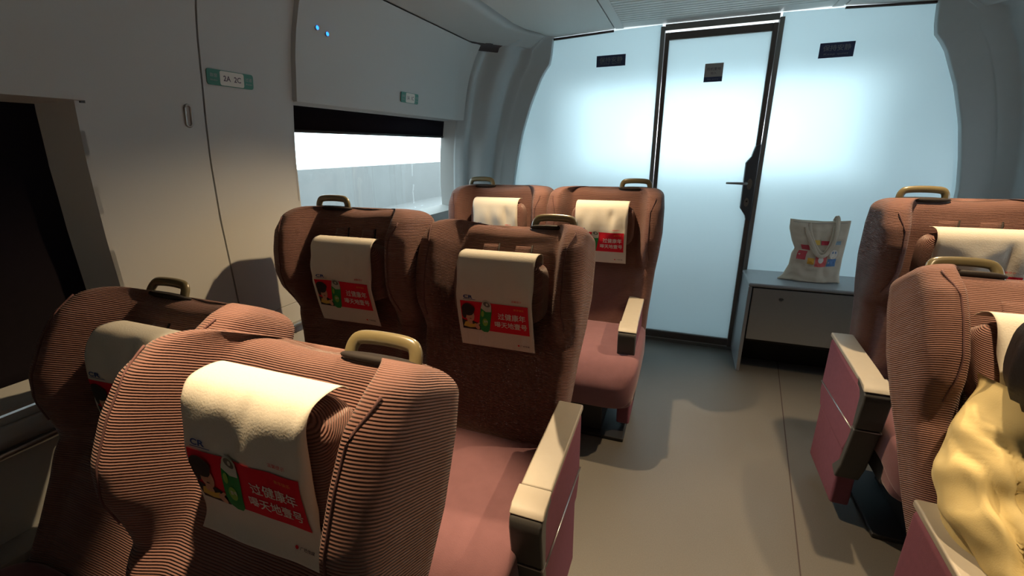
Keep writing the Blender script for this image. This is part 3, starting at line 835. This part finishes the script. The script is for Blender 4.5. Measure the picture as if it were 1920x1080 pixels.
    # green can, tilted
    def canp(x, y):                                   # local can coords -> panel coords
        a = -.22; X = x * cos(a) - y * sin(a); Y = x * sin(a) + y * cos(a); return (.385 + X, py(.50) + Y * 1.18)
    c = poly_on('can', [[canp(*p) for p in [(-.072, -.13), (-.05, -.165), (0, -.178), (.05, -.165), (.072, -.13), (.076, .10), (.060, .135), (-.060, .135), (-.076, .10)]]], fn(l2), M['can_green'], o, cuts=2)
    poly_on('can_rim', [[canp(*p) for p in [(-.070, .085), (0, .065), (.070, .085), (.066, .135), (.055, .165), (0, .18), (-.055, .165), (-.066, .135)]]], fn(l3), M['can_silver'], c, cuts=1)
    poly_on('can_lid', [[canp(x, y) for x, y in ell(0, .145, .048, .024, 20)]], fn(l4), M['greyp'], c)
    poly_on('can_lid', [[canp(x, y) for x, y in ell(0.005, .148, .016, .013, 14)]], fn(l4 + .0006), M['can_silver'], c)
    poly_on('can_label', [[canp(x, y) for x, y in ell(.004, -.055, .036, .045, 20)], [canp(x, y) for x, y in ell(-.04, .03, .02, .035, 12)]], fn(l3), M['can_light'], c, cuts=1)
    v_, f_ = fit_text('壹号', .39, py(.36), .055, .03); flat_on('lettering', v_, f_, fn(l4), M['whitep'], c)
    # slogan
    v_, f_ = fit_text('过健康年', .735, py(.60), .355, .085, .012); flat_on('slogan', v_, f_, fn(l2), M['whitep'], o)
    v_, f_ = fit_text('喝天地壹号', .715, py(.30), .42, .080, .012); flat_on('slogan', v_, f_, fn(l2), M['whitep'], o)
    v_, f_ = fit_text('新年快乐', .83, py(.87), .13, .026); flat_on('small_print', v_, f_, fn(l2), M['orangep'], o)
    # rail logo: slanted C R with an underline
    v_, f_ = fit_text('CR', .165, .668, .125, .040, .03, slant=.02); lg = flat_on('logo', v_, f_, fn(l1), M['bluep'], o)
    poly_on('logo_line', [[(.095, .636), (.26, .636), (.265, .641), (.10, .641)]], fn(l1), M['bluep'], lg)
    v_, f_ = fit_text('温馨提示', .80, .665, .13, .024); flat_on('small_print', v_, f_, fn(l1), M['red'], o)
    poly_on('small_print', [[(.66, .070), (.94, .070), (.94, .073), (.66, .073)]], fn(l1), M['cloth'], o)
    v_, f_ = fit_text('广铁传媒', .875, .085, .12, .022, .01); flat_on('small_print', v_, f_, fn(l1), M['ink'], o)
    poly_on('small_print', [ell(.79, .085, .013, .012, 14)], fn(l1), M['red'], o)
    return o

proto = {}
def seat(label, s, arm, cx, y0, rec_deg, pz, covseed, curl=0, covlabel=None, cdx=0, pil=(0, 0, 0)):
    a = math.radians(rec_deg)
    yp = y0 - .18 * math.tan(a)
    key = (s, arm)
    if key not in proto:
        r = make_seat(s, arm, a); proto[key] = r
        for ch in r.children:
            if ch.name.startswith('backrest'): ch.location[2] = pz
    else:
        r = copy_tree(proto[key])
        for ch in r.children:
            if ch.name.startswith('backrest'): ch.rotation_euler[0] = -a; ch.location[2] = pz
    for ch in r.children:
        if ch.name.startswith('backrest'):
            for g in ch.children:
                if g.name.startswith('headrest_pillow'):
                    g.location = (cdx, -.046 - pil[0], .480 + pil[1]); g.rotation_euler[0] = pil[2]
    r.location = (cx, yp, 0); tag(r, label, 'seat', 'mauve corduroy train seats')
    if covlabel:
        c = cover(a, covseed, curl, pil, cdx)
        c.location = (cx + cdx, yp, pz); c.rotation_euler[0] = -a
        tag(c, covlabel, 'headrest cover', 'printed headrest covers')
    return r
ADL = .212   # armrest centre offset from the aisle seat centre
seat('nearest mauve corduroy aisle seat in the left block, khaki grab handle in the foreground', 1, .255, -.185, -2.83, 27, .365, 1.0, .01,
     'cream advert headrest cover on the nearest left aisle seat, hanging in the foreground', .018, (-.022, .076, .42))
seat('nearest mauve corduroy window seat in the left block, in shade beside the dark window', -1, 0, -.690, -2.70, 29, .365, 2.0, .01,
     'cream advert headrest cover on the nearest left window seat, partly behind the seat wing', .03, (-.015, .04, .38))
seat('middle mauve corduroy aisle seat of the left block, dark front below a warmly lit top', 1, .27, -.12, -1.95, 21, .42, 3.0, 0,
     'cream advert headrest cover on the middle left aisle seat, its top lit warm yellow', .015, (.012, .012, .28))
seat('middle mauve corduroy window seat of the left block, dark in front of the bright window', -1, 0, -.665, -1.93, 8, .42, 4.0, 0,
     'dim cream advert headrest cover on the middle left window seat', .012, (-.01, .02, .05))
seat('farthest mauve aisle seat of the left block, facing us by the glass door', 1, .185, .045, -.92, 2, .42, 5.0, 0,
     'cream advert headrest cover on the farthest left aisle seat next to the glass door', 0, (0, .06, 0))
seat('farthest mauve window seat of the left block, half hidden behind the middle seats', -1, 0, -.50, -.92, 2, .42, 6.0, 0,
     'cream advert headrest cover on the farthest left window seat, half hidden', 0, (0, .06, 0))
seat('far mauve corduroy aisle seat of the right block, beside the bench and tote bag', -1, .29, 1.33, -1.16, 2, .42, 7.0, 0,
     'cream advert headrest cover on the far right aisle seat near the bench', 0, (0, .03, 0))
seat('far mauve window seat of the right block, cut by the right edge of the photo', 1, 0, 1.87, -1.16, 4, .42, 8.0, 0,
     'cream advert headrest cover on the far right window seat at the photo edge', 0, (0, .03, 0))
seat('near mauve aisle seat of the right block, occupied by the person in the yellow jacket', -1, .25, 1.20, -2.03, 31, .42, 9.0, 0,
     'cream advert headrest cover on the occupied near right aisle seat, mostly hidden by black hair', cdx=-.03)

# ================================================================== PERSON in yellow jacket
def skinmesh(name, V, E, R, root=0, sub=2):
    me = bpy.data.meshes.new(name); me.from_pydata(V, E, [])
    o = bpy.data.objects.new(name, me); COL.objects.link(o)
    m = o.modifiers.new('Skin', 'SKIN'); m.use_smooth_shade = True; m.branch_smoothing = .6
    if not me.skin_vertices: me.skin_vertices.new()
    for i, r in enumerate(R):
        me.skin_vertices[0].data[i].radius = (r, r) if not hasattr(r, '__len__') else r
        me.skin_vertices[0].data[i].use_root = (i == root)
    s = o.modifiers.new('Sub', 'SUBSURF'); s.levels = sub; s.render_levels = sub
    dg = bpy.context.evaluated_depsgraph_get(); dg.update()
    out = bpy.data.meshes.new_from_object(o.evaluated_get(dg))
    bpy.data.objects.remove(o); bpy.data.meshes.remove(me)
    return out
class Sk:
    def __init__(s): s.V = []; s.E = []; s.R = []; s.n = {}
    def p(s, name, co, r, frm=None):
        s.V.append(tuple(co)); s.R.append(r); i = len(s.V) - 1; s.n[name] = i
        if frm: s.E.append((s.n[frm], i))
        return i
    def make(s, name, sub=2): return skinmesh(name, s.V, s.E, s.R, 0, sub)

def person():
    # world coordinates. faces -y, leaning back, head bowed towards the aisle
    pel = Vector((1.235, -2.22, .53)); chest = Vector((1.215, -2.05, .75)); neck = Vector((1.15, -2.04, .845)); head = Vector((1.108, -2.09, .950))
    shR = Vector((1.055, -2.05, .785)); elR = Vector((.980, -2.17, .625)); wrR = Vector((1.12, -2.42, .60))
    shL = Vector((1.375, -2.05, .785)); elL = Vector((1.47, -2.18, .63)); wrL = Vector((1.30, -2.43, .61))
    knR = Vector((1.13, -2.68, .50)); anR = Vector((1.12, -2.72, .10)); knL = Vector((1.34, -2.68, .50)); anL = Vector((1.36, -2.72, .10))
    b = Sk()
    b.p('pel', pel, (.13, .11)); b.p('belly', pel.lerp(chest, .5), (.12, .10), 'pel'); b.p('chest', chest, (.135, .10), 'belly')
    b.p('neck', neck, .052, 'chest'); b.p('skull0', head - Vector((0, -.01, .045)), .060, 'neck')
    b.p('skull1', head, (.074, .086), 'skull0'); b.p('skull2', head + Vector((0, .005, .055)), (.066, .076), 'skull1')
    for s, sh, el, wr in (('R', shR, elR, wrR), ('L', shL, elL, wrL)):
        b.p('sh' + s, sh, .052, 'chest'); b.p('ua' + s, sh.lerp(el, .5), .043, 'sh' + s); b.p('el' + s, el, .036, 'ua' + s)
        b.p('fa' + s, el.lerp(wr, .4), .036, 'el' + s); b.p('wr' + s, wr, .025, 'fa' + s)
        dirv = (wr - el).normalized(); side = Vector((1, 0, 0)) if s == 'R' else Vector((-1, 0, 0))
        pal = wr + dirv * .045; b.p('pa' + s, pal, (.034, .018), 'wr' + s); kn = wr + dirv * .085; b.p('pk' + s, kn, (.036, .015), 'pa' + s)
        up = side.cross(dirv).normalized(); up = up if up.z > 0 else -up
        sd = dirv.cross(up).normalized()
        for k, (off, ln) in enumerate(((-.027, .068), (-.009, .076), (.009, .072), (.026, .056))):
            q0 = kn + sd * off + dirv * .008; q1 = q0 + dirv * ln * .45 - up * .006; q2 = q1 + dirv * ln * .25 - up * ln * .28; q3 = q2 + dirv * ln * .05 - up * ln * .30
            b.p('f0%s%d' % (s, k), q0, .0095, 'pk' + s); b.p('f1%s%d' % (s, k), q1, .0085, 'f0%s%d' % (s, k)); b.p('f2%s%d' % (s, k), q2, .008, 'f1%s%d' % (s, k)); b.p('f3%s%d' % (s, k), q3, .007, 'f2%s%d' % (s, k))
        tsg = 1 if (sd.dot(side) > 0) else -1
        t0 = wr + dirv * .03 + sd * tsg * .03; t1 = t0 + sd * tsg * .02 + dirv * .025; t2 = t1 + dirv * .028 - up * .006
        b.p('t0' + s, t0, .011, 'wr' + s); b.p('t1' + s, t1, .010, 't0' + s); b.p('t2' + s, t2, .0085, 't1' + s)
    for s, kn, an in (('R', knR, anR), ('L', knL, anL)):
        hip = pel + Vector(((-.085 if s == 'R' else .085), -.02, -.01))
        b.p('hp' + s, hip, .08, 'pel'); b.p('th' + s, hip.lerp(kn, .5), .068, 'hp' + s); b.p('kn' + s, kn, .052, 'th' + s)
        b.p('cf' + s, kn.lerp(an, .35), .050, 'kn' + s); b.p('an' + s, an, .034, 'cf' + s); b.p('ft' + s, an + Vector((0, -.14, -.05)), .03, 'an' + s)
    me = b.make('person', 1)
    # face: nose, brow, lips, ears grown from the skull surface
    fwd = Vector((-.10, -.90, -.38)).normalized(); rt = Vector((1, -.1, 0)).normalized(); upv = rt.cross(fwd).normalized(); upv = upv if upv.z > 0 else -upv
    hc = head
    for vtx in me.vertices:
        d = vtx.co - hc
        if d.length < .13 and vtx.co.z > neck.z + .03:
            a, u_, r_ = d.dot(fwd), d.dot(upv), d.dot(rt)
            if a > .03:
                vtx.co += fwd * (.022 * math.exp(-(r_ / .013) ** 2 - ((u_ + .005) / .022) ** 2) + .008 * math.exp(-(r_ / .025) ** 2 - ((u_ + .045) / .010) ** 2) - .008 * (math.exp(-((abs(r_) - .03) / .014) ** 2 - ((u_ - .018) / .012) ** 2)))
            vtx.co += rt * math.copysign(.014 * math.exp(-((abs(r_) - .074) / .01) ** 2 - (a / .015) ** 2 - (u_ / .025) ** 2), r_)
    o = link('person', me, M['skin'], None, True)
    tag(o, 'person with black hair in a yellow hooded jacket, seated at the right edge', 'person')
    # eyes, mouth
    for sx in (-1, 1):
        v, f, _ = superbox(*(hc + fwd * .070 + rt * .03 * sx + upv * .018), .011, .008, .007, 1, 14, 10); mesh('eye', v, f, M['whitep'], o)
    v, f, _ = superbox(*(hc + fwd * .078 - upv * .042), .020, .006, .005, 1, 14, 8); mesh('mouth', v, f, mat('lips', (.35, .10, .09), .5), o)
    # hair: bob that falls forward over the cheeks
    hv = []; hf = []; n, m = 36, 22
    for j in range(m + 1):
        ph = lerp(-.95, PI / 2, j / m)
        for i in range(n):
            th = 2 * PI * i / n
            dv = (rt * cos(th) + fwd * sin(th) * 1.0) * cos(ph) + upv * sin(ph)
            r = .104 + .004 * sin(th * 22) + .018 * sm(0, -.95, ph)
            frontness = dv.dot(fwd)
            if frontness > .55: r -= .0
            q = hc + dv * r + upv * .012
            if ph < 0: q += Vector((0, 0, -1)) * (.050 * -ph); q -= dv * .010 * -ph
            hv.append(q)
    for j in range(m):
        for i in range(n):
            th = 2 * PI * (i + .5) / n; ph = lerp(-.95, PI / 2, (j + .5) / m)
            if ph < .42 and sin(th) > .62: continue
            hf.append((j * n + i, j * n + (i + 1) % n, (j + 1) * n + (i + 1) % n, (j + 1) * n + i))
    h = mesh('hair', hv, hf, M['hair'], o)
    sd = h.modifiers.new('Sol', 'SOLIDIFY'); sd.thickness = .012; sd.offset = -1
    # jacket
    j = Sk()
    j.p('pel', pel + Vector((0, 0, .0)), (.185, .155)); j.p('belly', pel.lerp(chest, .5) + Vector((0, -.01, 0)), (.18, .15), 'pel'); j.p('chest', chest + Vector((0, 0, -.01)), (.17, .135), 'belly'); j.p('nk', neck - Vector((0, 0, .045)), (.085, .08), 'chest')
    for s, sh, el, wr in (('R', shR, elR, wrR), ('L', shL, elL, wrL)):
        j.p('sh' + s, sh, .088, 'chest'); j.p('ua' + s, sh.lerp(el, .45) + Vector((-.012 if s == 'R' else .012, 0, 0)), .088, 'sh' + s); j.p('el' + s, el, .078, 'ua' + s)
        j.p('fa' + s, el.lerp(wr, .45), .070, 'el' + s); j.p('wr' + s, el.lerp(wr, .93), .046, 'fa' + s)
    jm = j.make('jacket', 4)
    jo = link('jacket', jm, M['jacket'], o, True)
    # creases: radiating from the elbow and armpit
    rnd = random.Random(3)
    folds = []
    for s, sh, el, wr in (('R', shR, elR, wrR), ('L', shL, elL, wrL)):
        inner = el + Vector((.06 if s == 'R' else -.06, -.06, .03))
        folds.append((inner, sh, el, wr))
    nrm = [vv.normal.copy() for vv in jm.vertices]
    ANG = [-2.75, -2.2, -1.75, -1.2, 2.85, 2.35, 1.95, 1.45, .9]
    for vtx, nn in zip(jm.vertices, nrm):
        c = vtx.co; disp = 0
        for inner, sh, el, wr in folds:
            d = c - inner; r = d.length
            w = math.exp(-(r / .15) ** 2)
            ang = math.atan2(d.z * .9 - d.y * .5, d.x * (1 if sh.x < 1.2 else -1) + .001) + .5 * noise.noise(c * 9)
            for ak in ANG:
                da = (ang - ak + PI) % (2 * PI) - PI
                disp += w * (.010 * math.exp(-((da - .16) / .10) ** 2) - .016 * math.exp(-(da / .085) ** 2)) * sm(.02, .06, r)
            ax = (el - sh).normalized(); t = (c - sh).dot(ax)
            if -.05 < t < .3 and r < .3: disp += .004 * sin(t * 75 + d.x * 30) * sm(.30, .1, r)
        disp += .008 * noise.noise(c * 11) + .004 * noise.noise(c * 27)
        vtx.co = c + nn * disp
    # hood bunched behind the neck, open in front
    pts = []
    for k in range(19):
        t = k / 18; a = lerp(-2.35, 2.35, t) - PI / 2 * 0
        R_ = .070
        pts.append(Vector((neck.x + R_ * 1.02 * sin(a), neck.y + .0 + R_ * .95 * cos(a) , neck.z + .018 * cos(a) - .045)))
    v, f = tube(pts, [.020 + .022 * sin(PI * k / 18) + .003 * sin(k * 2.1) for k in range(19)], 18, flat=(.85, 1.35))
    v = [Vector(q) + Vector(q).normalized() * 0 + Vector((1, 1, 1)) * .005 * noise.noise(Vector(q) * 30) for q in v]
    mesh('hood', v, f, M['jacket'], o, sub=1)
    # drawstring, zip
    v, f = tube(spline([(1.13, -2.105, .86), (1.115, -2.14, .82), (1.12, -2.17, .76), (1.11, -2.18, .72)], 5), .0035, 8); mesh('drawstring', v, f, M['jacket'], o)
    v, f = tube(spline([(1.195, -2.13, .87), (1.205, -2.20, .76), (1.22, -2.31, .66), (1.235, -2.38, .56)], 5), .004, 6); mesh('zip', v, f, M['khaki'], o)
    for s, el, wr in (('R', elR, wrR), ('L', elL, wrL)):
        d = (wr - el).normalized(); v, f = tube([el.lerp(wr, .88), el.lerp(wr, .97)], [.042, .036], 20); mesh('cuff', v, f, M['jacket'], o, bevel=.004)
    # trousers, shoes
    t = Sk(); t.p('pel', pel, (.155, .13))
    for s, kn, an in (('R', knR, anR), ('L', knL, anL)):
        hip = pel + Vector(((-.085 if s == 'R' else .085), -.02, -.01))
        t.p('hp' + s, hip, .094, 'pel'); t.p('th' + s, hip.lerp(kn, .5), .084, 'hp' + s); t.p('kn' + s, kn, .070, 'th' + s); t.p('cf' + s, kn.lerp(an, .4), .064, 'kn' + s); t.p('an' + s, an + Vector((0, 0, .02)), .052, 'cf' + s)
    link('trousers', t.make('trousers', 2), M['trousers'], o, True)
    for an in (anR, anL):
        v, f, _ = superbox(an.x, an.y - .07, .045, .048, .135, .045, .6, 26, 14); mesh('shoe', v, f, M['shoe'], o)
person()

# ------------------------------------------------------------------ ceiling spot lamps above the seats
lamps = [(-.16, -1.22, 125, 104), (-.22, -2.56, 160, 42), (1.17, -1.22, 112, 104), (1.12, -2.20, 80, 62)]
for i, (x, y, w, cone) in enumerate(lamps):
    z = 2.004
    sidew = 'left' if x < .5 else 'right'
    v, f = tube([(x, y, z + .004), (x, y, z - .006)], .036, 28)
    r = mesh('ceiling_spotlight', v, f, M['lamp_rim']); tag(r, 'small round ceiling spotlight above the %s seats, %s the partition' % (sidew, ['nearer to', 'farther from'][i % 2]), 'lamp', 'ceiling spotlights')
    v, f = tube([(x, y, z - .006), (x, y, z - .0075)], .027, 28); mesh('lens', v, f, M['lamp_glow'], r)
    ld = bpy.data.lights.new('spot_light', 'SPOT'); ld.energy = w; ld.color = (1, .71, .40); ld.shadow_soft_size = .018; ld.spot_size = math.radians(cone); ld.spot_blend = .5
    lo = bpy.data.objects.new('spot_light', ld); COL.objects.link(lo); lo.location = (x, y, z - .03)
    if cone > 100: lo.rotation_euler[0] = -.36
# windscreen daylight in the cab
def area(name, loc, rot, sx, sy, e, col):
    ld = bpy.data.lights.new(name, 'AREA'); ld.shape = 'RECTANGLE'; ld.size = sx; ld.size_y = sy; ld.energy = e; ld.color = col
    lo = bpy.data.objects.new(name, ld); COL.objects.link(lo); lo.location = loc; lo.rotation_euler = rot; return lo
area('windscreen_daylight', (.52, 1.55, 1.50), (-PI / 2, 0, 0), 2.3, .75, 33, (.86, .96, 1.0))
area('glass_glow_fill', (.50, .42, 1.41), (-PI / 2, 0, 0), 1.0, .12, 11, (.85, .96, 1.0))  # added light close behind the glass, makes the bright blob on the partition
# daylight entering through the side windows
area('window_daylight', (2.42, -1.28, 1.2), (0, PI / 2, 0), .6, .9, 5, (.72, .78, 1.0))
area('window_daylight', (2.42, -2.95, 1.15), (0, PI / 2, 0), .7, 1.3, 1, (.72, .78, 1.0))

# ------------------------------------------------------------------ outside, seen through the far left window
g = box('track_bed', -30, -1.5, -14, 26, -1.3, -1.2, M['ballast']); g['kind'] = 'structure'
def out(name, lab, x0, x1, z0, z1, m, cat):
    o = box(name, x0, x1, -12, 24, z0, z1, m); tag(o, lab, cat); return o
out('station_platform', 'pale concrete platform edge outside the far left window', -6.5, -3.2, -1.2, .05, M['concrete'], 'platform')
out('platform_fence', 'long pale low wall on the platform outside the left window', -6.4, -6.2, .05, 1.0, M['concrete'], 'wall')


w = bpy.data.worlds.new('World'); C.world = w; w.use_nodes = True
bg = w.node_tree.nodes['Background']; bg.inputs[0].default_value = (.86, .95, 1.0, 1); bg.inputs[1].default_value = 5.5

# ------------------------------------------------------------------ camera
cam = bpy.data.cameras.new('Camera'); co = bpy.data.objects.new('Camera', cam); COL.objects.link(co); C.camera = co
R = Matrix(((0.9346446537283047, 0.35541097348935585, -0.011063958624541364), (-0.0962041760818362, 0.2827032517370778, 0.954370802131801), (-0.3423216729357232, 0.8909331688632043, -0.2984191027026537)))
mw = Matrix((R[0], R[1], -R[2])).transposed().to_4x4(); mw.translation = Vector((.4, -3.11245, 1.31521))
co.matrix_world = mw
cam.sensor_width = 36; cam.lens = 36 * 829.9 / 1920; cam.clip_start = .02; cam.clip_end = 200

C.view_settings.view_transform = 'Standard'; C.view_settings.look = 'None'; C.view_settings.gamma = 1; C.view_settings.exposure = -0.2
C.view_settings.use_curve_mapping = False
C.cycles.use_denoising = True
C.cycles.max_bounces = 8; C.cycles.transparent_max_bounces = 8; C.cycles.sample_clamp_indirect = 4
